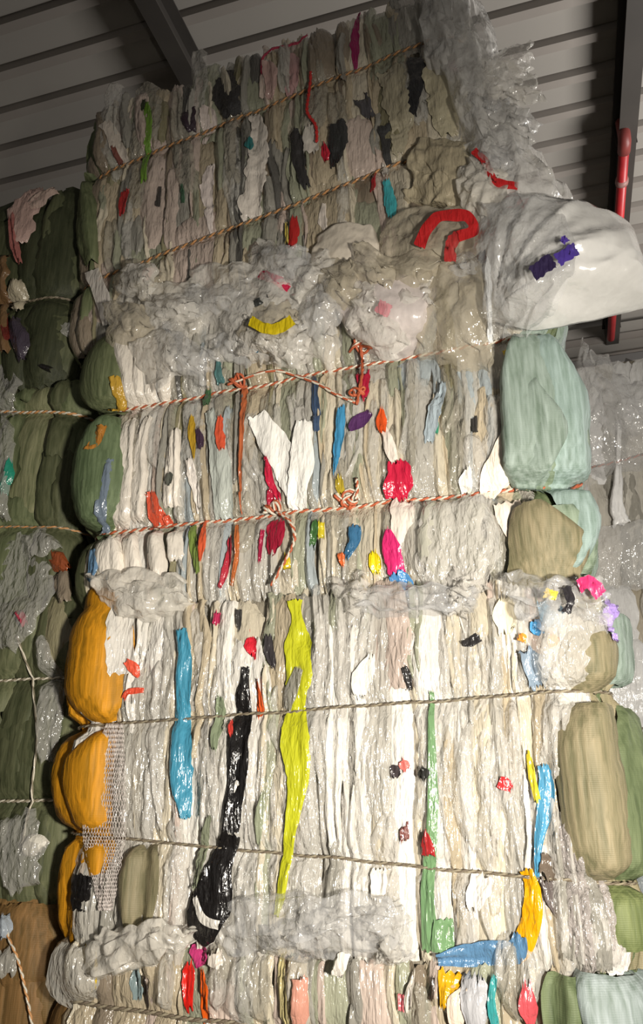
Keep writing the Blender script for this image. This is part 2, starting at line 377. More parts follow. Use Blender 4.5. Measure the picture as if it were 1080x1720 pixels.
    def cord(s, pxs, m1, m2=None, rad=.0045, off=.024, name='twine_tail', n=40):
        path = [];
        for t in pxs:
            q, z, _ = s.pix(t[0], t[1]); path.append((q, z, (t[2] if len(t) > 2 else off)))
        pts = spline(path, n); a = [s.P(*p) for p in pts]
        o = None
        for ph, mm in ((0, m1), (math.pi, m2 or m1)):
            pa = [(p[0] + rad * .7 * math.cos(ph + k * 1.25), p[1] + rad * .3 * math.sin(ph + k * 1.25), p[2] + rad * .7 * math.sin(ph + k * 1.25)) for k, p in enumerate(a)]
            v, f = tube(pa, rad, 5); x = meshobj(name if o is None else 'strand', v, f, mm, o or s.o); o = o or x
        return o
    def knot(s, px, py, mm, sz=.028, off=.03, m2=None):
        q, z, _ = s.pix(px, py); path = []; sd = rnd.uniform(0, 50)
        for k in range(70):
            t = k / 70 * 2 * math.pi
            path.append(s.P(q + sz * math.cos(2 * t + sd) * (1 + .4 * math.cos(3 * t)), z + sz * .7 * math.sin(3 * t + sd) * (1 + .3 * math.cos(2 * t)), off + sz * .35 * math.sin(5 * t)))
        v, f = tube(path, .0052, 5, True); o = meshobj('knot', v, f, mm, s.o)
        if m2:
            p2 = [(p[0] + .006, p[1] - .004, p[2] + .006) for p in path[::2]]; v, f = tube(p2, .004, 5, True); meshobj('strand', v, f, m2, o)
        return o
    def patch(s, grid, mat, name='film_sheet', label=None, crk=.012, n=44, m=44, fq=1.0, own=None, tuck=.05, closed=0.0, edge=.035, crease=0.0):
        rows = [[tuple(s.at(*c)) for c in r] for r in grid]
        rows = [spline(r, m) for r in rows]; cols = [spline([r[j] for r in rows], n) for j in range(m)]
        sd = rnd.uniform(0, 300); v = []; bk = []; xc, _, zc = rows[-1][0]
        for i in range(n):
            for j in range(m):
                x, y, z = cols[j][i]; a, b = i / (n - 1), j / (m - 1)
                ed = min(a, 1 - a, b, 1 - b)
                x += edge * nz(a * 7, b * 7, sd); z += edge * nz(a * 7, b * 7, sd + 50)
                wx = .05 * nz(x * 6, z * 6, sd + 30); d = crk * fq * (1.6 * ridge((x + wx) * 8 + sd, (z - wx) * 5, sd) + 1.1 * ridge((x + z * .5) * 15, (z - x * .6 + wx) * 11, sd + 3) + .5 * ridge((x - z * .4) * 30, (z + wx) * 24, sd + 9))
                if crease: d += crease * (.55 * ridge(math.atan2(z - zc, x - xc) * 4.5 + 3, .9 * math.hypot(x - xc, z - zc), 2.2) + .4 * ridge((x * .6 - z) * 8, (x + z * .4) * 3, 5.1)) * min(1, ed / .15)
                th = closed * min(1, ed / .22) ** .6 if closed else 0
                v.append((x, y - d - th + tuck * max(0, 1 - ed / .07) ** 2, z)); bk.append((x, y + th - d * (.2 if ed > 0 else 1), z))
        f = grid_faces(n, m)
        if closed: f = f + grid_faces(n, m, n * m, True); v = v + bk
        if own:
            o = meshobj(name, v, f, mat); o.matrix_world = s.M; tag(o, own[0], own[1]); 
        else: o = meshobj(name, v, f, mat, s.o, True, label)
        return o

F = film
CREAM = F((222, 212, 190), .2, .86, .6, spec=.8); WHITE = F((236, 232, 224), .18, .9, .6, spec=.8); BEIGE = F((196, 182, 156), .22, .88, .6); GREY = F((158, 155, 146), .22, .85, .6); DGREY = F((92, 90, 86)); GREEN_G = F((166, 168, 146), .22, .86, .6)
MILK = F((214, 210, 200), .15, .62, .7, spec=.9); PINKW = F((212, 194, 182), .2, .86, .6); OLIVE = F((142, 136, 108)); BLACK = F((30, 28, 28), .2, 1, .5); TAUPE = F((134, 122, 106)); BLUEG = F((176, 186, 190), .2, .8, .6)
CLR = clear(); CLR2 = clear((232, 228, 220), .5, .1); CLRD = clear((190, 184, 168), .5, .2)
NETG = net((108, 116, 84)); NETD = net((88, 92, 66)); NETT = net((140, 156, 146)); NETO = net((138, 130, 102)); NETB = net((146, 158, 156)); NETBR = net((132, 102, 62)); NETY = net((204, 142, 28)); NETGR = net((100, 112, 80))
TW_R = F((186, 92, 56), .6, 1, .2); TW_W = F((222, 214, 196), .6, 1, .2); TW_G = F((150, 140, 118), .6, 1, .2); TW_B = F((110, 98, 82), .6, 1, .2); TW_O = F((206, 150, 96), .6, 1, .2)
COREM = F((158, 150, 134), .4)

# ================================================================== main stack
B4 = Bale('film_bale', 'lowest bale of the tall clear film stack, on the floor with red and orange strips', -.02, .0, 0, 1.76, 1.1, 1.09, Af=.02, floor=.3, group='clear film bales of the tall stack')
B3 = Bale('film_bale', 'bright bale of glossy clear film with yellow end and long blue, black and lime strips', -.02, .0, 1.085, 1.78, 1.1, 1.10, Af=.012, As=.09, AsR=.03, floor=.5, group='clear film bales of the tall stack')
B2 = Bale('film_bale', 'clear film bale tied with red and white twine, green net at both ends', -.06, .02, 2.18, 1.78, 1.1, 1.22, Af=.03, As=.08, AsR=.06, floor=.3, group='clear film bales of the tall stack')
B1 = Bale('film_bale', 'dim tilted topmost bale of mixed beige and grey film', -.27, .05, 3.42, 1.86, 1.1, 1.44, yaw=3, roll=2.2, Af=.02, As=.05, floor=.35, group='clear film bales of the tall stack')
B4.twine_px((230, 1700), (900, 1790))
B3.twine_px((210, 1215), (1040, 1165)); B3.twine_px((230, 1410), (1000, 1482))
B2.twine_px((200, 690), (770, 582)); B2.twine_px((160, 890), (830, 825))
B1.twine_px((190, 282), (700, 72)); B1.twine_px((185, 462), (760, 240))
B3.lob = {0: .25}
for b in (B4, B3, B2, B1): b.core(COREM)
pale = [(5, CREAM), (4, WHITE), (4, MILK), (2, PINKW), (1.5, GREY), (1, GREEN_G), (1, BEIGE)]
B3.fill([(-9, -.81, [(1, NETY)]), (.84, .93, [(1, NETO), (.3, OLIVE)]), (.93, 1.0, [(1, NETO)]), (1.0, 9, [(1, NETGR), (.4, NETT)]), (-9, 9, pale)], .014, .042, lo=.3, hi=.9, up=.02, crk=.012)
mid = [(4, CREAM), (3, MILK), (3, GREEN_G), (2, GREY), (2, BEIGE), (1, BLUEG), (.5, OLIVE), (.4, DGREY), (.08, F((206, 96, 50))), (.08, F((200, 170, 50)))]
B2.fill([(-9, -.84, [(3, NETG), (.6, NETD)]), (-.84, -.6, [(4, PINKW), (3, CREAM), (1, WHITE)]), (.80, .98, [(1, NETT), (1, NETGR)]), (.98, 9, [(1, NETT), (1, NETB)]), (-9, 9, mid)], .014, .04, lo=.3, hi=.9, up=.02)
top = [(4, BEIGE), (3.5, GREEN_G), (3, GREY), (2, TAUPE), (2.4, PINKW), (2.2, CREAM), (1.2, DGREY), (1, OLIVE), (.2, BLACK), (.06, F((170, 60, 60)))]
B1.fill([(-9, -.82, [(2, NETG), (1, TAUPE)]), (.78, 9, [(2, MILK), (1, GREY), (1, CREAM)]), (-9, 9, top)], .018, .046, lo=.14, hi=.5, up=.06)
low = [(5, BEIGE), (3, PINKW), (3, CREAM), (2, GREEN_G), (2, TAUPE), (1, GREY)]
B4.fill([(.74, .86, [(1, NETGR)]), (.86, 9, [(1, NETB)]), (-9, -.86, [(1, TAUPE), (1, NETBR)]), (-9, 9, low)], .016, .045, lo=.4, hi=.9, up=.0)
B4.twine(0, TW_G, TW_B)
B3.twine(0, TW_G, TW_B, .0032, .036); B3.twine(1, TW_G, TW_B, .0034, .036)
B2.twine(0, TW_R, TW_W, .0048); B2.twine(1, TW_R, TW_W, .0044)
B1.twine(0, TW_O, TW_B, .0048); B1.twine(1, TW_O, TW_B, .0045)
# crinkled clear overlays
def overlay(b, n, x0, x1, y0, y1, mats, wmin, wmax, hmin, hmax, off=.03):
    for k in range(n):
        x = rnd.uniform(x0, x1); y = rnd.uniform(y0, y1); h = rnd.uniform(hmin, hmax); wd = rnd.uniform(wmin, wmax); d = rnd.uniform(-12, 12)
        b.fp(None, rnd.choice(mats), [(x, y - h / 2, wd * .6), (x + d, y - h / 6, wd), (x + d, y + h / 6, wd), (x - d, y + h / 2, wd * .6)], 'clear_film', rnd.uniform(off, off + .012), .01, crk=.012, nx=15, tuck=.03)
overlay(B3, 60, 220, 960, 1060, 1560, [CLR, CLR2, CLR2], 14, 60, 100, 360, .014)
overlay(B2, 40, 220, 830, 640, 960, [CLR, CLRD, CLR2], 16, 60, 90, 240, .014)
overlay(B1, 22, 180, 760, 120, 440, [CLRD, CLR], 26, 60, 80, 170, .012)
overlay(B4, 14, 200, 900, 1620, 1720, [CLRD, CLR], 26, 60, 60, 140)
# ------------------------------------------------------------------ coloured pieces: second bale from the floor
FSG = F((178, 170, 166), .12, .7, .9, (60, 60, 40), .3, 1.0)
b = B3
YEL = F((238, 166, 16), .3)
b.fp('golden yellow woven bag end', NETY, [(154, 985, 70), (146, 1040, 105), (142, 1100, 110), (148, 1160, 100), (178, 1212, 36)], 'woven_bag', off=.03, pleat=.03, crk=.006, typ=2)
b.fp('golden yellow woven bag end', NETY, [(176, 1222, 30), (152, 1270, 76), (148, 1320, 84), (158, 1390, 70), (160, 1470, 50)], 'woven_bag', off=.03, pleat=.03, crk=.006, typ=2)
b.fp('black film scrap', BLACK, [(146, 1470, 30), (140, 1500, 34), (136, 1530, 22)], off=.03, lay=True)
b.fp('white film flap', WHITE, [(198, 985, 36), (193, 1050, 42), (192, 1130, 44)], 'film_flap', off=.07, pleat=.008, crk=.003, lay=True)
b.fp('sky blue film strip', F((74, 152, 182)), [(303, 1056, 22), (307, 1110, 27), (303, 1200, 30), (299, 1270, 40), (303, 1330, 32), (305, 1375, 12)], off=.05, crk=.006, lay=True)
b.fp('black film strip', BLACK, [(408, 1120, 14), (404, 1180, 26), (398, 1250, 38), (396, 1320, 34), (384, 1400, 28)], off=.05, crk=.008, lay=True)
b.fp('black film strip', BLACK, [(384, 1400, 30), (366, 1450, 44), (352, 1500, 66), (338, 1550, 70), (322, 1578, 40)], off=.055, crk=.01, lay=True)
b.fp('white stripe on the black film', WHITE, [(322, 1510, 10), (335, 1545, 14), (362, 1555, 14)], off=.085, pleat=.004, crk=.002, step=.006, lay=True)
LIME = F((188, 190, 40))
b.fp('lime yellow film strip', LIME, [(490, 1005, 26), (494, 1035, 20), (497, 1080, 46), (500, 1130, 48), (496, 1180, 34), (494, 1235, 54), (498, 1300, 40), (492, 1360, 26), (482, 1430, 20), (470, 1500, 16), (462, 1538, 8)], off=.055, crk=.009, lay=True)
b.fp('grey film fold over the lime strip', GREY, [(498, 1120, 16), (482, 1165, 24), (474, 1190, 16)], off=.085, pleat=.008, crk=.003, lay=True)
b.fp('mint green film strip', F((116, 152, 108)), [(722, 1160, 8), (724, 1230, 12), (726, 1320, 18), (724, 1400, 20), (718, 1450, 24), (716, 1520, 26), (722, 1600, 36)], off=.05, crk=.004, lay=True)
b.fp('mint green film strip', F((116, 152, 108)), [(742, 1545, 30), (744, 1575, 36), (742, 1602, 34)], off=.05, crk=.004, lay=True)
b.fp('blue film strip', F((86, 158, 196)), [(912, 1285, 18), (918, 1320, 26), (912, 1380, 22), (904, 1430, 12), (902, 1475, 8)], off=.05, lay=True)
b.fp('amber yellow film strip', F((236, 172, 16)), [(884, 1462, 24), (894, 1500, 28), (892, 1545, 34), (880, 1590, 34), (862, 1622, 18)], off=.05, crk=.006, lay=True)
b.fp('blue wrinkled film', F((96, 138, 176)), [(735, 1612, 18), (780, 1608, 34), (825, 1605, 40), (862, 1598, 40), (872, 1570, 20)], 'film_roll', off=.04, crk=.014, lay=True)
b.fp('red film scrap', F((186, 50, 52)), [(712, 1398, 8), (714, 1420, 22), (716, 1438, 28)], off=.07, crk=.003, step=.006, lay=True)
for lab, c, pts in (('black print mark', (52, 50, 50), [(778, 1084, 16), (792, 1076, 16), (804, 1068, 16)]), ('black print mark', (48, 46, 46), [(680, 1118, 12), (684, 1138, 12), (686, 1158, 10)]),
                    ('red film scrap', (206, 40, 56), [(418, 1062, 18), (420, 1082, 22), (422, 1100, 12)]), ('pink film scrap', (212, 60, 104), [(364, 1028, 16), (362, 1046, 14)]),
                    ('orange film scrap', (230, 100, 50), [(428, 1140, 8), (432, 1190, 14), (430, 1202, 10)]), ('orange film scrap', (236, 96, 70), [(210, 1112, 12), (220, 1122, 16), (230, 1134, 10)]),
                    ('orange film scrap', (236, 92, 66), [(206, 1172, 10), (214, 1160, 10), (236, 1158, 8)]), ('red film scrap', (214, 56, 60), [(838, 1312, 20), (850, 1318, 22), (860, 1324, 14)]),
                    ('orange film scrap', (236, 156, 66), [(872, 1066, 16), (884, 1072, 16)]), ('orange film scrap', (236, 150, 60), [(928, 1064, 16), (925, 1088, 14)]),
                    ('blue printed circle', (84, 160, 214), [(898, 1040, 20), (906, 1048, 38), (916, 1058, 22)]), ('pale blue film', (132, 186, 220), [(908, 1008, 24), (922, 1026, 30), (930, 1050, 22)]),
                    ('slate blue film', (142, 160, 178), [(888, 1090, 40), (896, 1120, 44), (900, 1152, 24)]), ('dark film scrap', (60, 56, 58), [(447, 1064, 14), (450, 1092, 18), (456, 1118, 10)]),
                    ('dark film scrap', (66, 64, 62), [(398, 1020, 10), (396, 1056, 8)]), ('pink film scrap', (226, 120, 112), [(674, 1276, 20), (680, 1292, 20)]), ('dark ring print', (70, 62, 64), [(660, 1286, 14), (662, 1306, 20)]),
                    ('dark film scrap', (56, 56, 54), [(708, 1290, 22), (712, 1310, 18)]), ('red film scrap', (216, 70, 60), [(386, 1210, 12), (389, 1234, 10)]), ('sage film strip', (140, 152, 124), [(366, 1170, 16), (362, 1210, 22), (362, 1260, 16)]),
                    ('sage film strip', (146, 152, 128), [(440, 1330, 12), (436, 1370, 16), (434, 1420, 12)]), ('sage film strip', (150, 156, 132), [(348, 1370, 18), (340, 1430, 20), (326, 1490, 16)]),
                    ('yellow film edge', (222, 204, 60), [(884, 1262, 10), (892, 1300, 12), (902, 1345, 12)]), ('red film scrap', (196, 50, 50), [(1008, 1470, 8), (1012, 1484, 10)]),
                    ('maroon film scrap', (120, 74, 70), [(676, 1388, 16), (678, 1412, 16)]), ('white film panel', (246, 240, 232), [(810, 1470, 44), (800, 1500, 40), (796, 1530, 20)]), ('white film panel', (246, 240, 230), [(636, 1460, 30), (636, 1490, 32), (630, 1512, 14)]),
                    ('cream film panel', (244, 234, 208), [(846, 1000, 28), (846, 1030, 34), (850, 1060, 24)]), ('white film panel', (244, 240, 230), [(620, 1100, 30), (606, 1140, 36), (604, 1170, 22)]),
                    ('speckled dark film', (96, 88, 86), [(922, 1480, 22), (936, 1520, 30), (946, 1550, 16)]), ('speckled dark film', (110, 98, 86), [(930, 1440, 30), (920, 1470, 24)]),
                    ('white film strip', (250, 246, 242), [(1000, 1490, 30), (1018, 1540, 46), (1040, 1600, 44), (1052, 1640, 30)])):
    b.fp(lab, F(c), pts, 'film_scrap' if 'film' in lab else 'print_mark', off=.052, pleat=.004, crk=.005, step=.009, typ=3, lay=True)
# right-hand end of the same bale: olive net, green net, teal bag
b.fp('olive net fabric', NETO, [(1010, 1060, 60), (1004, 1110, 80), (998, 1160, 50)], 'net_fabric', off=.05, pleat=.04)
b.fp('olive net fabric', NETO, [(1004, 1180, 56), (1010, 1260, 84), (1014, 1360, 90), (1022, 1440, 80), (1030, 1480, 50)], 'net_fabric', off=.05, pleat=.045)
b.fp('green net fabric', NETGR, [(1066, 1190, 30), (1070, 1280, 56), (1074, 1380, 70), (1066, 1480, 40)], 'net_fabric', off=.05, pleat=.04)
b.fp('green net fabric', net((112, 122, 78)), [(1062, 1490, 40), (1072, 1540, 60), (1080, 1600, 40)], 'net_fabric', off=.05, pleat=.04)
b.fp('pale teal woven bag', NETT, [(1066, 1030, 50), (1070, 1080, 64), (1076, 1150, 50)], 'woven_bag', off=.05, pleat=.04)
b.fp('lilac film edge', F((176, 150, 222)), [(1048, 992, 12), (1042, 1030, 14), (1036, 1076, 10)], off=.08, step=.008, lay=True)
b.fp('pinkish white clear film', CLR2, [(985, 1020, 60), (960, 1080, 90), (930, 1150, 50)], 'clear_film', off=.06, pleat=.03, crk=.014, nx=13)
b.fp('milky clear film', CLR2, [(944, 1180, 44), (940, 1240, 54), (938, 1310, 34)], 'clear_film', off=.04, pleat=.015, crk=.012, nx=13)
for k in range(9):
    x = 935 + k * 9; b.fp('silvery crinkled film', rnd.choice((CLR2, FSG, GREY)), [(x - 10 + k, 1330 + rnd.uniform(0, 60), 18), (x, 1440, 26), (x + 6 + k * 2, 1540, 30), (x + 8 + k * 3, 1640 - rnd.uniform(0, 40), 24)], 'clear_film', off=.035, pleat=.014, crk=.014, nx=11)
b.fp('pale grey net fabric', NETO, [(235, 1420, 60), (232, 1480, 90), (222, 1560, 60)], 'net_fabric', off=.04, pleat=.03)
# white open netting over the yellow bag
def netting(b, rows, off, mat, label, nu=16, nv=44, rad=.0013):
    v, f = [], []; P = []
    for i in range(nv):
        t = i / (nv - 1) * (len(rows) - 1); k = min(int(t), len(rows) - 2); u = t - k
        l = [rows[k][c] + (rows[k + 1][c] - rows[k][c]) * u for c in range(3)]
        r = []
        for j in range(nu):
            q, z, _ = b.pix(l[0] + (l[1] - l[0]) * (j + (.5 if i % 2 else 0)) / nu, l[2], off); r.append(b.P(q, z, off + .006 * nz(i * .3, j * .4)))
        P.append(r)
    for i in range(nv - 1):
        for j in range(nu):
            for dj in ((0, -1) if i % 2 == 0 else (0, 1)):
                if 0 <= j + dj < nu:
                    a, c = P[i][j], P[i + 1][j + dj]; vv, ff = tube([a, c], rad, 3); n0 = len(v); v += vv; f += [tuple(x + n0 for x in q) for q in ff]
    o = meshobj('netting', v, f, mat, b.o, True, label); o['kind'] = 'stuff'; return o
netting(b, [(178, 208, 1215), (150, 212, 1300), (136, 214, 1400), (150, 204, 1460), (166, 190, 1530)], .05, F((236, 226, 220), .5), 'white open plastic netting')

# ------------------------------------------------------------------ third bale from the floor (red and white twine)
b = B2
b.fp('green net bag end', NETG, [(160, 565, 40), (152, 610, 56), (158, 660, 50), (178, 692, 22)], 'net_fabric', off=.05, pleat=.04)
b.fp('green net bag end', net((102, 118, 86)), [(170, 700, 30), (140, 770, 80), (132, 830, 84), (150, 896, 24)], 'net_fabric', off=.05, pleat=.05)
b.fp('yellow film edge', F((200, 160, 60)), [(178, 622, 10), (181, 650, 12), (172, 680, 14)], off=.08, step=.008, lay=True)
b.fp('orange film edge', F((178, 120, 50)), [(172, 715, 8), (156, 735, 10), (140, 752, 8)], off=.1, step=.008, lay=True)
b.fp('slate film edge', F((120, 134, 150)), [(184, 770, 8), (170, 830, 10), (160, 890, 8)], off=.06, step=.01, lay=True)
b.fp('blue film scrap', F((96, 128, 158)), [(148, 920, 8), (140, 950, 14), (130, 972, 10)], off=.05, step=.008, lay=True)
CR2 = F((236, 228, 216), .26)
for pts in ([(205, 540, 30), (206, 600, 40), (212, 650, 40), (218, 690, 26)], [(238, 545, 36), (240, 600, 44), (240, 660, 42), (238, 684, 26)], [(272, 590, 28), (276, 630, 30), (268, 676, 20)],
            [(216, 705, 30), (206, 770, 40), (196, 830, 54), (192, 882, 40)], [(246, 700, 24), (232, 760, 30), (228, 830, 36), (226, 874, 26)], [(290, 720, 20), (288, 790, 32), (284, 850, 34)],
            [(176, 905, 30), (180, 950, 50), (186, 985, 40)], [(215, 895, 26), (216, 940, 30), (220, 985, 30)], [(258, 890, 30), (262, 940, 36), (262, 985, 28)], [(292, 890, 26), (296, 940, 30)]):
    b.fp('cream white film', CR2, pts, off=.03, pleat=.024, crk=.009)
b.fp('pale grey film panel', F((200, 206, 198)), [(352, 690, 18), (362, 730, 28), (372, 800, 38), (374, 868, 34)], off=.045, pleat=.01, crk=.003, lay=True)
b.fp('white opaque film sheet', F((248, 246, 240), .3), [(428, 694, 30), (448, 730, 48), (474, 770, 50), (488, 810, 40), (494, 850, 18)], 'film_sheet', off=.05, pleat=.012, crk=.006, lay=True)
b.fp('white opaque film sheet', F((248, 246, 240), .3), [(512, 706, 28), (508, 740, 38), (504, 790, 40), (500, 850, 34)], 'film_sheet', off=.045, pleat=.012, crk=.006, lay=True)
for lab, c, pts in (('orange film strip', (190, 104, 64), [(404, 640, 13), (408, 680, 11), (404, 740, 9), (400, 800, 8), (402, 860, 6)]), ('orange film strip', (196, 110, 60), [(398, 880, 8), (396, 930, 9), (384, 980, 7)]),
                    ('orange film edge', (216, 90, 60), [(372, 700, 10), (370, 730, 16), (372, 755, 10)]), ('navy film strip', (66, 84, 112), [(526, 626, 14), (528, 670, 14), (530, 724, 12)]),
                    ('sky blue film strip', (72, 150, 196), [(576, 680, 14), (570, 720, 18), (564, 760, 14), (562, 792, 8)]), ('crimson film strip', (192, 36, 66), [(446, 766, 10), (450, 800, 14), (466, 836, 12)]),
                    ('crimson film strip', (170, 32, 60), [(452, 820, 10), (456, 850, 16)]), ('crimson film patch', (170, 34, 60), [(470, 872, 30), (462, 900, 36), (452, 930, 18)]), ('magenta film edge', (176, 40, 76), [(440, 890, 8), (430, 940, 8)]),
                    ('crimson film patch', (200, 34, 66), [(664, 772, 26), (668, 800, 44), (670, 834, 44)]), ('cream film tongue', (246, 234, 222), [(644, 715, 14), (652, 745, 20), (660, 775, 14)]), ('orange film scrap', (232, 92, 40), [(640, 684, 12), (638, 705, 18), (640, 724, 14)]),
                    ('cream film tongue', (246, 234, 222), [(676, 838, 40), (672, 870, 38), (668, 910, 20)]), ('magenta film scrap', (214, 46, 112), [(652, 890, 10), (660, 930, 32), (668, 962, 24)]), ('blue film scrap', (80, 140, 196), [(662, 962, 26), (676, 980, 34), (690, 994, 14)]),
                    ('coral red film patch', (222, 92, 64), [(252, 824, 22), (258, 855, 30), (266, 884, 34)]), ('coral red film patch', (222, 92, 64), [(270, 864, 16), (280, 880, 14)]), ('yellow film scrap', (220, 196, 20), [(626, 925, 16), (628, 944, 20), (628, 960, 12)]),
                    ('steel blue film scrap', (62, 112, 150), [(594, 882, 18), (594, 908, 18), (578, 934, 12)]), ('green film scrap', (70, 110, 60), [(530, 872, 12), (526, 895, 14), (520, 914, 10)]), ('yellow film scrap', (206, 190, 50), [(541, 876, 10), (538, 900, 10)]),
                    ('yellow film scrap', (216, 190, 40), [(476, 932, 14), (480, 955, 14)]), ('olive film scrap', (180, 158, 50), [(568, 802, 16), (570, 830, 20)]), ('purple film scrap', (86, 50, 96), [(584, 716, 16), (602, 706, 24), (620, 690, 14)]),
                    ('crimson film scrap', (176, 30, 60), [(608, 622, 20), (610, 645, 20), (608, 668, 14)]), ('green film scrap', (60, 140, 110), [(722, 690, 10), (728, 710, 14), (734, 724, 8)]), ('amber film scrap', (214, 176, 70), [(732, 678, 12), (738, 700, 8)]),
                    ('yellow film edge', (196, 158, 50), [(320, 700, 12), (322, 730, 14), (324, 770, 8)]), ('dark film edge', (70, 52, 70), [(334, 720, 10), (336, 750, 12)]), ('white film strip', (240, 232, 224), [(316, 770, 14), (324, 810, 18), (330, 850, 12)]),
                    ('dark film scrap', (58, 56, 54), [(796, 696, 9), (796, 722, 9)]), ('black film scrap', (34, 32, 34), [(806, 940, 8), (814, 962, 14), (806, 985, 16)]), ('green print mark', (76, 112, 76), [(342, 650, 16), (346, 680, 14)]),
                    ('slate blue film strip', (176, 190, 198), [(742, 640, 20), (730, 690, 24), (724, 740, 18)]), ('teal film edge', (80, 120, 120), [(362, 600, 12), (366, 640, 16)]), ('crimson film edge', (180, 50, 66), [(384, 900, 10), (378, 950, 12), (368, 985, 8)]),
                    ('green yellow scrap', (120, 140, 70), [(320, 880, 10), (322, 920, 16), (328, 960, 10)]), ('orange film edge', (220, 96, 60), [(338, 870, 8), (338, 900, 12), (336, 940, 8)]), ('white film panel', (250, 246, 236), [(782, 784, 20), (780, 806, 26), (780, 826, 22)]),
                    ('grey spot on film', (96, 98, 90), [(284, 795, 16), (284, 815, 14)]), ('orange film scrap', (222, 110, 60), [(572, 930, 12), (574, 950, 10)])):
    b.fp(lab, F(c), pts, 'film_scrap' if 'film' in lab else 'print_mark', off=.052, pleat=.005, crk=.005, step=.009, typ=3, lay=True)
b.fp('cream plastic sheet edge', F((244, 230, 214), .3), [(884, 650, 26), (872, 700, 44), (850, 760, 54), (822, 812, 40), (812, 828, 24)], 'film_sheet', off=.07, pleat=.012, crk=.004, lay=True)
b.fp('cream plastic sheet edge', F((240, 226, 212), .3), [(846, 838, 46), (858, 870, 40), (864, 905, 18)], 'film_sheet', off=.07, pleat=.012, crk=.005, lay=True)
b.fp('yellow film edge', F((220, 190, 50)), [(846, 572, 10), (858, 605, 18), (864, 640, 12)], off=.09, step=.01, lay=True)
for m_, pts in ((NETT, [(900, 565, 60), (910, 640, 90), (905, 740, 90), (890, 815, 50)]), (NETT, [(874, 640, 30), (895, 720, 50), (880, 815, 40)]), (net((146, 166, 160)), [(925, 560, 40), (960, 650, 60), (976, 760, 66), (980, 850, 50), (972, 950, 30)])):
    b.fp('pale green net fabric', m_, pts, 'net_fabric', off=.06, pleat=.05, crk=.006)
for k, wk in ((0, 22), (2, 34), (3, 22), (5, 40)):
    b.fp('pale green net fabric', (net((118, 134, 112)), NETT, net((132, 148, 130)))[k % 3], [(866 + 8 * k, 566, 10), (876 + 15 * k, 630, wk * .7), (884 + 18 * k, 720, wk), (880 + 17 * k, 816, wk * .7)], 'net_fabric', off=.07, pleat=.014, crk=.004, typ=k % 2)
b.fp('olive beige net fabric', NETO, [(880, 845, 40), (905, 900, 90), (922, 960, 100), (925, 985, 60)], 'net_fabric', off=.06, pleat=.04)
b.fp('pale green net fabric', net((138, 154, 134)), [(925, 850, 40), (955, 900, 60), (968, 960, 50)], 'net_fabric', off=.05, pleat=.04)
b.fp('round clear film bulge', CLR2, [(770, 838, 110), (768, 890, 130), (765, 950, 130), (770, 992, 90)], 'clear_film', off=.06, pleat=.05, crk=.014, nx=17)
b.fp('round clear film bulge', F((206, 204, 188), .14, .75, .7, (40, 40, 10), .16, .9), [(765, 840, 90), (762, 900, 110), (765, 980, 90)], 'film_strip', off=.04, pleat=.03, crk=.012, nx=15)
b.knot(588, 846, TW_R, .03, .04, TW_W); b.knot(462, 862, TW_W, .024, .045, TW_R); b.knot(612, 590, TW_R, .034, .05, TW_W); b.knot(606, 668, TW_R, .022, .05); b.knot(404, 650, TW_R, .026, .045); b.knot(938, 845, TW_R, .014, .05)
b.cord([(474, 868), (494, 882), (504, 912), (488, 950), (466, 990)], TW_R, TW_W, off=.06)
b.cord([(604, 846), (606, 828), (604, 812)], TW_R, TW_W, off=.05, n=14)
b.cord([(404, 652), (470, 634), (530, 650), (570, 672), (602, 686)], TW_R, TW_W, off=.05)
b.cord([(612, 596), (614, 640), (606, 690)], TW_R, TW_R, off=.055, n=20)
b.cord([(940, 850), (938, 832), (941, 822)], TW_R, TW_R, off=.06, n=12)

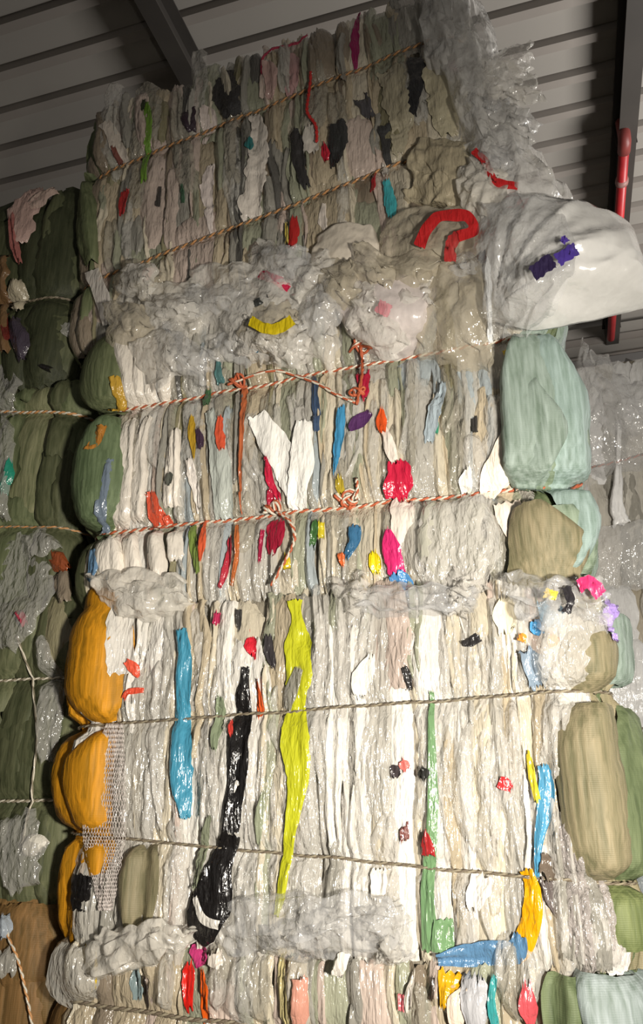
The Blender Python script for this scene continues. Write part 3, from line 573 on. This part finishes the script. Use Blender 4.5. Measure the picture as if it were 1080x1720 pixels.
# ------------------------------------------------------------------ topmost bale
b = B1
b.fp('green net bag end', NETG, [(140, 300, 24), (134, 350, 34), (132, 400, 30), (140, 436, 18)], 'net_fabric', off=.04, pleat=.04)
for lab, c, pts in (('grass green film strip', (116, 156, 60), [(244, 170, 18), (248, 210, 14), (244, 250, 12), (240, 300, 10)]), ('dark green print', (46, 58, 34), [(238, 168, 16), (236, 186, 18)]), ('black crumpled film', (52, 50, 50), [(372, 122, 40), (378, 150, 56), (376, 190, 40)]),
                    ('dark plum film', (58, 44, 54), [(318, 180, 24), (312, 215, 26)]), ('white film flap', (226, 212, 204), [(340, 172, 20), (344, 195, 28), (338, 235, 14)]), ('magenta film strip', (150, 34, 90), [(600, 12, 10), (594, 50, 14), (594, 108, 12)]),
                    ('crimson film edge', (178, 54, 80), [(436, 120, 8), (444, 90, 8), (470, 74, 9), (508, 60, 9), (514, 54, 6)]), ('pink film panel', (196, 164, 156), [(450, 100, 22), (452, 130, 26), (452, 158, 18)]), ('pink film panel', (190, 150, 148), [(486, 85, 26), (488, 115, 28), (482, 150, 18)]),
                    ('white film panel', (214, 206, 196), [(428, 180, 30), (434, 230, 34), (426, 290, 36), (416, 358, 44)]), ('teal print mark', (50, 124, 124), [(416, 230, 14), (420, 248, 16)]), ('white film flap', (220, 208, 202), [(352, 268, 14), (344, 300, 24), (344, 340, 20), (348, 384, 12)]),
                    ('grey film flap', (206, 196, 184), [(176, 205, 18), (192, 240, 22), (204, 270, 20)]), ('maroon film scrap', (120, 70, 60), [(188, 244, 8), (198, 268, 12)]), ('red film scrap', (178, 52, 52), [(206, 316, 22), (202, 356, 14)]),
                    ('black film patch', (44, 44, 46), [(694, 92, 24), (700, 130, 28), (690, 190, 20)]), ('black film patch', (52, 52, 52), [(562, 205, 26), (566, 240, 34), (562, 275, 22)]), ('black film patch', (56, 54, 54), [(490, 215, 18), (496, 245, 22), (510, 310, 22)]),
                    ('black film patch', (58, 58, 58), [(642, 205, 18), (646, 240, 18), (648, 270, 14)]), ('dark film patch', (82, 80, 84), [(606, 150, 30), (616, 190, 26)]), ('beige film sheet', (178, 170, 146), [(650, 110, 36), (668, 180, 44), (670, 250, 36)]), ('beige film sheet', (184, 176, 150), [(735, 90, 40), (745, 160, 50), (742, 220, 36)]),
                    ('red film scrap', (198, 40, 60), [(540, 240, 8), (546, 255, 16), (544, 268, 12)]), ('cyan film scrap', (74, 178, 186), [(646, 300, 14), (656, 330, 22), (656, 362, 20)]), ('white film scrap', (214, 206, 196), [(640, 268, 8), (646, 290, 16)]),
                    ('red film scrap', (184, 44, 42), [(490, 364, 16), (492, 390, 18), (488, 414, 12)]), ('yellow film edge', (206, 186, 90), [(476, 370, 10), (480, 405, 10)]), ('red film loop', (196, 46, 44), [(238, 468, 10), (246, 452, 16), (258, 444, 10)]),
                    ('green print mark', (66, 96, 74), [(302, 308, 8), (303, 334, 9)]), ('dark film edge', (62, 58, 56), [(262, 306, 8), (258, 340, 8)]), ('red film scrap', (186, 40, 50), [(626, 290, 8), (624, 316, 10)]), ('red film scrap', (190, 50, 52), [(704, 248, 10), (722, 244, 12)]),
                    ('red film scrap', (180, 60, 60), [(758, 106, 8), (762, 124, 12)]), ('white film scrap', (216, 206, 196), [(540, 340, 12), (538, 365, 16), (542, 385, 12)]), ('dark film scrap', (52, 52, 52), [(430, 424, 12), (432, 436, 18)]), ('white film scrap', (206, 200, 190), [(514, 210, 22), (522, 250, 26)])):
    b.fp(lab, F(c), pts, 'film_scrap' if 'film' in lab else 'print_mark', off=.045, pleat=.012, crk=.006, step=.01, lay=True)
b.cord([(530, 140), (526, 175), (524, 205), (538, 228), (540, 255)], F((200, 46, 42), .4), None, .005, .06, 'red_string')
for k in range(26):        # loose ends that stand up along the top edge
    x = rnd.uniform(165, 760); y = 205 - (x - 150) * .33 + rnd.uniform(-6, 22); h = rnd.uniform(30, 70); wd = rnd.uniform(14, 34)
    b.fp(None, rnd.choice([BEIGE, GREY, CREAM, MILK, TAUPE, PINKW, CLRD]), [(x + rnd.uniform(-6, 6), y - h * .4, wd * .6), (x, y, wd), (x + rnd.uniform(-8, 8), y + h, wd)], 'film_tuft', off=rnd.uniform(.0, .04), pleat=.016, crk=.01)

# ------------------------------------------------------------------ lowest bale
b = B4
for lab, c, pts in (('magenta film scrap', (206, 64, 128), [(312, 1600, 18), (332, 1604, 34), (348, 1612, 18)]), ('red film strip', (214, 36, 28), [(314, 1620, 20), (312, 1650, 22), (308, 1700, 14)]), ('orange film strip', (226, 96, 28), [(338, 1630, 10), (342, 1665, 18), (340, 1720, 16)]),
                    ('yellow film patch', (226, 190, 20), [(128, 1595, 14), (142, 1620, 24), (150, 1660, 18)]), ('peach film panel', (222, 160, 140), [(504, 1640, 22), (506, 1680, 30), (504, 1740, 26)]), ('pale yellow film', (214, 200, 146), [(468, 1600, 16), (470, 1650, 20), (482, 1730, 18)]),
                    ('amber film patch', (234, 176, 26), [(756, 1636, 40), (752, 1665, 36), (750, 1695, 18)]), ('cream film flap', (244, 224, 206), [(780, 1655, 24), (768, 1690, 28), (760, 1730, 24)]), ('grey film panel', (196, 196, 200), [(802, 1640, 40), (802, 1690, 44), (800, 1740, 40)]),
                    ('teal film strip', (60, 150, 150), [(832, 1636, 14), (826, 1680, 12), (832, 1725, 16)]), ('rose red film strip', (206, 84, 92), [(886, 1656, 24), (886, 1690, 28), (892, 1735, 24)]), ('dark film edge', (66, 54, 46), [(726, 1640, 8), (722, 1680, 9)]), ('dark film edge', (60, 52, 48), [(236, 1640, 8), (240, 1700, 9)]),
                    ('grey blue film', (140, 158, 160), [(222, 1630, 20), (226, 1680, 22)]), ('white film flap', (236, 226, 214), [(360, 1600, 26), (366, 1625, 26)]), ('pink print mark', (222, 120, 128), [(672, 1672, 12), (674, 1700, 12)]), ('white film strip', (240, 232, 220), [(690, 1640, 12), (684, 1700, 14)])):
    b.fp(lab, F(c), pts, 'film_scrap' if 'film' in lab else 'print_mark', off=.045, pleat=.01, crk=.005, step=.01, lay=True)
b.fp('green net fabric', NETGR, [(955, 1640, 60), (955, 1690, 90), (950, 1750, 70)], 'net_fabric', off=.04, pleat=.04)
b.fp('pale blue grey net fabric', NETB, [(1040, 1640, 90), (1044, 1690, 110), (1046, 1750, 90)], 'net_fabric', off=.04, pleat=.04)
b.fp('translucent grey film', MILK, [(120, 1590, 60), (116, 1640, 90), (140, 1690, 90)], 'film_sheet', off=.03, pleat=.03, crk=.008, nx=13)

# ------------------------------------------------------------------ loose film squeezed between the bales
FM = F((238, 233, 222), .1, .64, .6, (27, 27, 20), .1, 1.0); FB = F((206, 196, 174), .13, .55, .6, (24, 24, 18), .12, 1.0); FW = F((222, 221, 218), .16, .94, .5, (9, 9, 8), .06, .9); FGD = F((226, 224, 220), .09, .58, .7, (28, 28, 20), .1, 1.0); FG = F((222, 222, 222), .09, .36, .7, (28, 28, 20), .08, 1.0)
FMC = F((240, 236, 228), .09, .5, .7, (30, 30, 22), .12, 1.0)
sh = lambda g, m_, lab, **k: B1.patch(g, m_, 'film_wad', None, own=(lab, 'plastic film'), **k)
sh([[(330, 450, .04), (430, 440, .10), (560, 450, .06)], [(320, 520, .06), (430, 520, .15), (570, 520, .10)], [(330, 590, .02), (440, 600, .10), (560, 620, .04)]], FMC, 'crumpled clear film with yellow band squeezed below the top bale', crk=.016)
sh([[(190, 500, .02), (260, 480, .06), (350, 470, .04)], [(186, 540, .05), (260, 540, .10), (350, 540, .08)], [(196, 580, .02), (260, 590, .06), (340, 590, .02)]], FM, 'crumpled pale film bulging out above the cream folds', crk=.014)
sh([[(560, 470, .08), (640, 452, .14), (730, 470, .10)], [(566, 530, .13), (640, 520, .19), (716, 530, .15)], [(610, 590, .04), (660, 596, .07), (700, 580, .05)]], F((222, 212, 208), .25, .9, .3, (18, 18, 14)), 'milky rounded film pouch with faint pink print', crk=.0035, edge=.01)
sh([[(700, 460, .10), (770, 430, .14), (830, 440, .12)], [(700, 530, .10), (770, 520, .15), (830, 520, .13)], [(690, 596, .02), (760, 610, .05), (826, 620, .04)]], FB, 'beige translucent film drape beside the milky pouch', crk=.012)
sh([[(530, 400, .06), (575, 372, .09), (625, 378, .08)], [(520, 430, .08), (580, 420, .13), (640, 420, .10)], [(510, 470, .04), (580, 465, .08), (640, 462, .06)]], F((226, 216, 200), .28, .95, .3, (18, 18, 14)), 'smooth off-white film flap above the milky pouch', crk=.003, edge=.01)
sh([[(640, 380, .06), (720, 350, .12), (820, 350, .10)], [(640, 420, .10), (720, 410, .15), (810, 410, .15)], [(640, 470, .06), (720, 470, .12), (820, 470, .10)]], FB, 'crinkled beige film over the red loop', crk=.012)
sh([[(690, 240, .03), (740, 232, .06), (790, 250, .06)], [(690, 290, .06), (745, 290, .10), (800, 300, .10)], [(680, 340, .04), (740, 346, .08), (800, 350, .08)]], F((196, 184, 156), .25, .9), 'beige crinkled film tucked under the end of the twine', crk=.012)
sh([[(770, 300, .10), (800, 270, .14), (850, 290, .14)], [(770, 340, .12), (810, 330, .17), (860, 340, .16)], [(780, 380, .08), (820, 390, .13), (850, 400, .12)]], FM, 'pale film crumple below the red ribbon', crk=.014)
REDF = F((196, 40, 42), .25)
def ribbon(b, pts, mat, lab, wd):
    g = [[], []]; n = len(pts)
    L_, R_ = [], []
    for i, (x, y, o) in enumerate(pts):
        a = pts[max(i - 1, 0)]; c = pts[min(i + 1, n - 1)]; tx, ty = c[0] - a[0], c[1] - a[1]; l = math.hypot(tx, ty) or 1
        L_.append((x - ty / l * wd / 2, y + tx / l * wd / 2, o)); R_.append((x + ty / l * wd / 2, y - tx / l * wd / 2, o))
    mid = [(p[0], p[1], p[2] + .001) for p in pts]
    return b.patch([[a, m_, c] for a, m_, c in zip(L_, mid, R_)], mat, 'film_ribbon', lab, crk=.003, n=8 * n, m=9, edge=.006, tuck=0)
def onwad(o, b, key):      # a ribbon that moves with the loose film it lies on
    wd = next(x for x in bpy.data.objects if x.name.startswith('film_wad') and key in x['label'])
    o.parent = wd; o.matrix_parent_inverse = B1.M.inverted() @ b.M
onwad(ribbon(B1, [(704, 416, .20), (720, 380, .21), (745, 364, .21), (785, 366, .21), (796, 388, .21), (770, 398, .21)], REDF, 'glossy red film loop', 20), B1, 'film over the red loop')
onwad(ribbon(B1, [(772, 396, .20), (758, 412, .20), (756, 440, .19)], F((190, 52, 52), .3, .9), 'red film tail under the loop', 20), B1, 'film over the red loop')
ribbon(B1, [(796, 254, .16), (814, 272, .17), (826, 298, .18), (836, 308, .18), (870, 314, .18)], REDF, 'red ribbon on the clear drape', 13)
onwad(ribbon(B1, [(436, 462, .12), (462, 470, .15), (486, 486, .14)], F((204, 40, 78), .25), 'crimson film scrap', 16), B1, 'with yellow band')
onwad(ribbon(B2, [(420, 540, .20), (446, 552, .20), (470, 552, .20), (492, 538, .20)], F((214, 190, 24), .3), 'yellow film band', 18), B2, 'with yellow band')
onwad(ribbon(B1, [(640, 530, .235), (650, 510, .235)], F((214, 130, 140), .4, .7), 'faint pink print on the pouch', 24), B1, 'milky rounded film pouch')
ribbon(B1, [(820, 430, .19), (822, 500, .17), (824, 576, .10)], F((228, 230, 230), .3), 'narrow white film strip', 9)
ribbon(B1, [(155, 455, .06), (172, 500, .07), (186, 545, .06)], F((226, 220, 212), .2, .8), 'white film flap at the bale corner', 26)
onwad(ribbon(B1, [(416, 524, .15), (430, 512, .17), (452, 500, .17)], F((60, 62, 60), .3), 'dark film scrap', 12), B1, 'with yellow band')
ribbon(B1, [(426, 590, .13), (436, 575, .14)], F((76, 130, 160), .3), 'blue film scrap', 14)
ribbon(B1, [(812, 440, .18), (845, 408, .2), (860, 420, .2)], F((90, 90, 92), .25), 'dark crumpled film', 22)
# right end of the top bale: clear film drape
B1.patch([[(700, -30, .02), (760, -20, .08), (800, 0, -.02), (806, 20, -.25)], [(730, 80, .05), (790, 90, .10), (835, 110, .0), (850, 130, -.25)], [(760, 180, .06), (810, 190, .12), (868, 220, .02), (880, 240, -.2)], [(790, 260, .08), (850, 270, .13), (915, 300, .04), (930, 310, -.2)], [(800, 340, .10), (860, 340, .14), (940, 330, .08), (960, 340, -.15)]],
         FGD, 'film_sheet', 'clear film draped down the right end', crk=.026, n=56, m=40)
B1.patch([[(690, -60, .02), (760, -50, .06), (800, -30, -.1)], [(700, 0, .05), (750, 10, .10), (790, 20, .0)], [(720, 120, .05), (760, 130, .09), (800, 140, .04)]], FGD, 'film_sheet', 'clear film tuft over the top corner', crk=.024)
# small crumpled ends of clear film standing out of the seams between the bales
def crumples(b, n, x0, x1, y0, y1, o0, o1, mats, smin, smax, slope=0.0):
    for k in range(n):
        x = rnd.uniform(x0, x1); y = rnd.uniform(y0, y1) + slope * (x - x0); w2 = rnd.uniform(smin, smax); h2 = rnd.uniform(smin, smax) * .8; o = rnd.uniform(o0, o1); an = rnd.uniform(-.6, .6)
        g = []
        for i in (-1, 0, 1):
            r = []
            for j in (-1, 0, 1):
                dx = j * w2 / 2 * rnd.uniform(.7, 1.2); dy = i * h2 / 2 * rnd.uniform(.7, 1.2)
                r.append((x + dx * math.cos(an) - dy * math.sin(an), y + dx * math.sin(an) + dy * math.cos(an), o + (.05 if i == j == 0 else rnd.uniform(-.03, .02))))
            g.append(r)
        b.patch(g, rnd.choice(mats), 'clear_film', None, crk=.011, n=20, m=20, edge=.03, tuck=.02)
crumples(B1, 26, 200, 820, 440, 600, .07, .17, [FMC, FMC, FG, CLR2, FB], 50, 120)
crumples(B1, 12, 790, 880, 90, 330, .06, .14, [FGD, FG, FMC], 50, 100, .3)
crumples(B3, 5, 520, 1000, 985, 1010, .045, .07, [FMC, CLR2], 40, 80)
crumples(B3, 6, 400, 700, 1545, 1595, .045, .07, [FMC, CLR2], 40, 90)
# big white bag
bag = B2.patch([[(800, 360, .10), (860, 330, .16), (940, 334, .20), (1040, 368, .16), (1064, 392, .12)], [(800, 420, .14), (870, 400, .24), (960, 400, .28), (1050, 420, .24), (1082, 450, .14)], [(815, 480, .14), (880, 470, .24), (970, 460, .28), (1060, 470, .22), (1098, 500, .14)], [(830, 540, .10), (890, 556, .14), (960, 546, .16), (1030, 530, .14), (1096, 512, .12)]],
               FW, 'plastic_bag', None, crk=.004, n=70, m=80, fq=1, edge=.004, tuck=0, crease=.05, own=('large white plastic bag with purple print jutting out between the upper bales', 'plastic bag'), closed=.04)
B2.patch([[(800, 345, .20), (860, 325, .28), (930, 330, .30)], [(800, 420, .26), (880, 400, .36), (960, 410, .37)], [(815, 490, .24), (880, 480, .36), (950, 480, .36)], [(830, 560, .12), (860, 560, .18), (900, 550, .22)]], FG, 'film_wad', None, crk=.009, own=('clear glossy film lying over the side of the white bag', 'plastic film'))
def onbag(pts, mat, lab, wd):
    o = ribbon(B2, pts, mat, lab, wd); mw = o.parent; o.parent = bag; o.name = 'print_mark'; return o
onbag([(895, 462, .43), (915, 448, .43), (930, 440, .43)], F((46, 36, 70), .35), 'dark purple print', 26)
onbag([(936, 440, .43), (960, 424, .42), (968, 420, .41)], F((78, 58, 150), .35), 'purple print', 22)
onbag([(944, 410, .42), (952, 402, .42)], F((84, 62, 156), .35), 'purple print', 12)
# film spilling over the top of the bright bale and at its foot
B3.patch([[(150, 965, .02), (210, 960, .06), (300, 970, .05)], [(160, 990, .05), (220, 1000, .10), (310, 1000, .08)], [(190, 1030, .02), (230, 1040, .07), (310, 1030, .03)]], FM, 'film_sheet', 'white film spilling over the bale edge', crk=.012)
B3.patch([[(600, 985, .02), (700, 980, .06), (800, 990, .05)], [(600, 1010, .06), (700, 1012, .09), (800, 1010, .08)], [(600, 1030, .03), (700, 1036, .05), (800, 1030, .04)]], FG, 'film_sheet', 'glossy clear film crumple', crk=.018)
B3.patch([[(840, 960, .04), (920, 970, .08), (1010, 980, .06)], [(850, 1000, .08), (920, 1010, .11), (1020, 1010, .09)], [(870, 1040, .04), (930, 1060, .07), (1030, 1040, .04)]], FG, 'film_sheet', 'glossy clear film crumple', crk=.018)
ribbon(B3, [(972, 986, .14), (990, 978, .15), (1010, 1000, .14)], F((226, 60, 120), .3), 'hot pink film scrap', 24)
ribbon(B3, [(950, 985, .13), (958, 1010, .15), (950, 1030, .14)], F((50, 48, 52), .3), 'black film scrap', 14)
ribbon(B3, [(915, 996, .14), (935, 1002, .14)], F((226, 196, 80), .3), 'yellow film scrap', 16)
B3.patch([[(180, 1560, .04), (260, 1550, .08), (330, 1560, .06)], [(150, 1590, .06), (250, 1580, .12), (310, 1590, .09)], [(110, 1660, .02), (180, 1640, .07), (250, 1620, .05)]], FM, 'film_sheet', 'crumpled white film at the bale foot', crk=.014)
B3.patch([[(380, 1500, .04), (520, 1500, .07), (680, 1510, .05)], [(380, 1550, .07), (520, 1560, .11), (690, 1560, .08)], [(380, 1600, .02), (520, 1610, .05), (690, 1610, .03)]], FG, 'film_sheet', 'glossy clear film at the bale foot', crk=.016)
ribbon(B4, [(580, 1600, .1), (572, 1625, .1), (566, 1640, .09)], F((242, 236, 226), .3), 'white film tongue', 20)

# ================================================================== stack on the left
LU = -1.86
L4 = Bale('net_bale', 'brown net bale at the bottom of the green stack', LU, .10, 0, 1.72, 1.1, 1.16, Af=.03, As=.05, group='net bales of the green stack')
L3 = Bale('net_bale', 'dark green net bale with white tag and pale twine', LU, .14, 1.155, 1.72, 1.1, 1.14, Af=.03, As=.05, group='net bales of the green stack')
L2 = Bale('net_bale', 'olive green net bale beside the clear film bale with red and white twine', LU - .12, .14, 2.29, 1.70, 1.1, 1.0, Af=.04, As=.06, group='net bales of the green stack')
L1 = Bale('net_bale', 'dark green topmost bale of the net stack with pinkish film', LU - .28, .12, 3.285, 1.70, 1.1, 1.10, Af=.04, As=.06, group='net bales of the green stack')
L3.twine_px((10, 1142), (150, 1140)); L3.twine_px((10, 1347), (130, 1344)); L2.twine_px((10, 690), (110, 692)); L2.twine_px((10, 884), (140, 890)); L1.tw = [(.46, .46)]; L4.tw = [(.5, .5)]
for b, pal in ((L4, [(5, NETBR), (2, net((120, 96, 58))), (1, TAUPE)]), (L3, [(5, NETD), (3, net((110, 114, 84))), (.6, OLIVE)]), (L2, [(5, NETG), (3, NETD), (1, net((140, 142, 108)))]), (L1, [(2, NETD), (5, net((62, 66, 46))), (.6, TAUPE)])):
    b.core(net((70, 70, 52))); b.fill([(-9, 9, pal)], .05, .12, smin=-.2, lo=.5, hi=1.0, crk=.006, up=.02)
L3.twine(0, TW_G, TW_W, .004); L3.twine(1, TW_G, TW_W, .004); L2.twine(0, TW_O, TW_G, .0036); L2.twine(1, TW_W, TW_O, .005); L1.twine(0, TW_B, TW_G, .004); L4.twine(0, TW_B, TW_G, .003)
L3.cord([(36, 1070), (62, 1140), (70, 1240), (62, 1340), (46, 1420)], TW_W, TW_G, .0036, .03)
L4.cord([(24, 1548), (38, 1600), (48, 1660), (56, 1730)], TW_W, TW_O, .0036, .05)
L3.fp('white round tag', F((220, 216, 204), .4), [(40, 1412, 24), (56, 1418, 36), (72, 1424, 24)], 'tag', off=.05, pleat=.004, crk=.001, step=.006)
LC = clear((206, 204, 198), .4, .12)
for b, lab, m_, pts in ((L3, 'crinkled clear film', LC, [(20, 905, 90), (24, 960, 130), (20, 1040, 110), (10, 1090, 60)]), (L3, 'crinkled clear film', LC, [(20, 1370, 60), (16, 1430, 90), (22, 1500, 60)]), (L3, 'rust red film', F((146, 76, 44)), [(80, 935, 26), (96, 945, 36), (112, 956, 20)]), (L3, 'brown film edge', TAUPE, [(100, 960, 26), (106, 1010, 22)]),
                      (L3, 'pink film scrap', F((186, 70, 90)), [(30, 1030, 14), (38, 1046, 14)]), (L3, 'narrow clear film', LC, [(70, 1070, 26), (80, 1160, 30), (78, 1280, 24)]),
                      (L2, 'clear film', LC, [(4, 600, 60), (6, 650, 50), (8, 700, 30)]), (L2, 'clear film', LC, [(6, 700, 26), (8, 760, 26), (4, 870, 24)]), (L2, 'teal film scrap', F((40, 140, 116)), [(16, 770, 12), (8, 800, 26), (2, 826, 20)]), (L2, 'clear film', LC, [(50, 895, 40), (66, 930, 40)]),
                      (L2, 'dark film band', BLACK, [(40, 600, 20), (60, 612, 20), (84, 620, 12)]),
                      (L1, 'pinkish film', F((200, 170, 160)), [(70, 318, 50), (40, 350, 60), (26, 410, 34)]), (L1, 'pinkish film', F((196, 172, 160)), [(92, 318, 22), (70, 335, 30), (50, 350, 30)]), (L1, 'rose film strip', F((176, 110, 104)), [(20, 360, 14), (24, 400, 16), (30, 440, 14)]), (L1, 'cream film flap', F((190, 180, 156)), [(20, 470, 30), (26, 500, 36), (28, 522, 30)]),
                      (L1, 'black and white film scrap', F((70, 62, 74)), [(26, 535, 24), (30, 570, 32), (34, 600, 24)]), (L1, 'dark red film scrap', F((110, 44, 36)), [(4, 530, 16), (10, 570, 16)]), (L1, 'brown film', F((120, 92, 62)), [(0, 430, 40), (0, 500, 30), (0, 590, 30)]), (L1, 'clear film glint', LC, [(120, 540, 30), (140, 560, 40), (150, 590, 26)]), (L4, 'pale blue film', F((176, 186, 196)), [(4, 1540, 20), (6, 1560, 24), (4, 1576, 18)]), (L4, 'grey film', GREY, [(4, 1600, 30), (10, 1640, 30)])):
    b.fp(lab, m_, pts, 'film_scrap', off=.045, pleat=.016, crk=.01, nx=11)

# ================================================================== stack behind on the right
RU = 1.66
R3 = Bale('film_bale', 'lowest grey film bale of the stack behind, on the floor', RU, 1.42, 0, 1.74, 1.1, 1.22, group='grey film bales of the stack behind')
R2 = Bale('film_bale', 'middle grey film bale of the stack behind', RU, 1.42, 1.215, 1.74, 1.1, 1.28, group='grey film bales of the stack behind')
R1 = Bale('film_bale', 'pale grey film bale at the top of the stack behind', RU, 1.40, 2.49, 1.74, 1.1, 1.2, group='grey film bales of the stack behind')
R1.twine_px((1000, 782), (1076, 764)); R2.tw = [(.6, .6)]; R3.tw = [(.6, .6)]
rp_ = [(4, F((206, 206, 206), .2)), (3, MILK), (2, GREY), (1, PINKW), (1, BLUEG)]
for b in (R3, R2, R1): b.core(COREM); b.fill([(-9, 9, rp_)], .05, .1, smin=-1.15, smax=.4, lo=.5, hi=1, up=.0)
R1.twine(0, TW_R, TW_B, .004); R2.twine(0, TW_G, TW_B, .004); R3.twine(0, TW_G, TW_B, .004)
R1.patch([[(975, 570, .0), (990, 590, .08), (1020, 600, .02)], [(965, 640, .06), (1000, 650, .14), (1050, 640, .08)], [(960, 740, .04), (1010, 740, .12), (1090, 700, .06)], [(970, 800, .0), (1020, 800, .04), (1095, 780, .02)]], FG, 'film_sheet', 'pale grey clear film hanging over the bale', crk=.018)
R1.patch([[(1000, 620, .0), (1040, 650, .08), (1090, 640, .02)], [(1000, 660, .06), (1050, 680, .12), (1095, 680, .08)], [(1000, 720, .02), (1050, 730, .06), (1095, 730, .02)]], FG, 'film_sheet', 'clear film tuft on top', crk=.018)
R1.fp('white film strip', F((236, 236, 236)), [(1040, 705, 8), (1038, 770, 9), (1036, 850, 22), (1045, 880, 30)], off=.06, pleat=.01, crk=.004)
R1.fp('clear film bulge', FG, [(1040, 880, 90), (1050, 930, 110), (1050, 990, 90)], 'clear_film', off=.04, pleat=.04, crk=.014, nx=13)
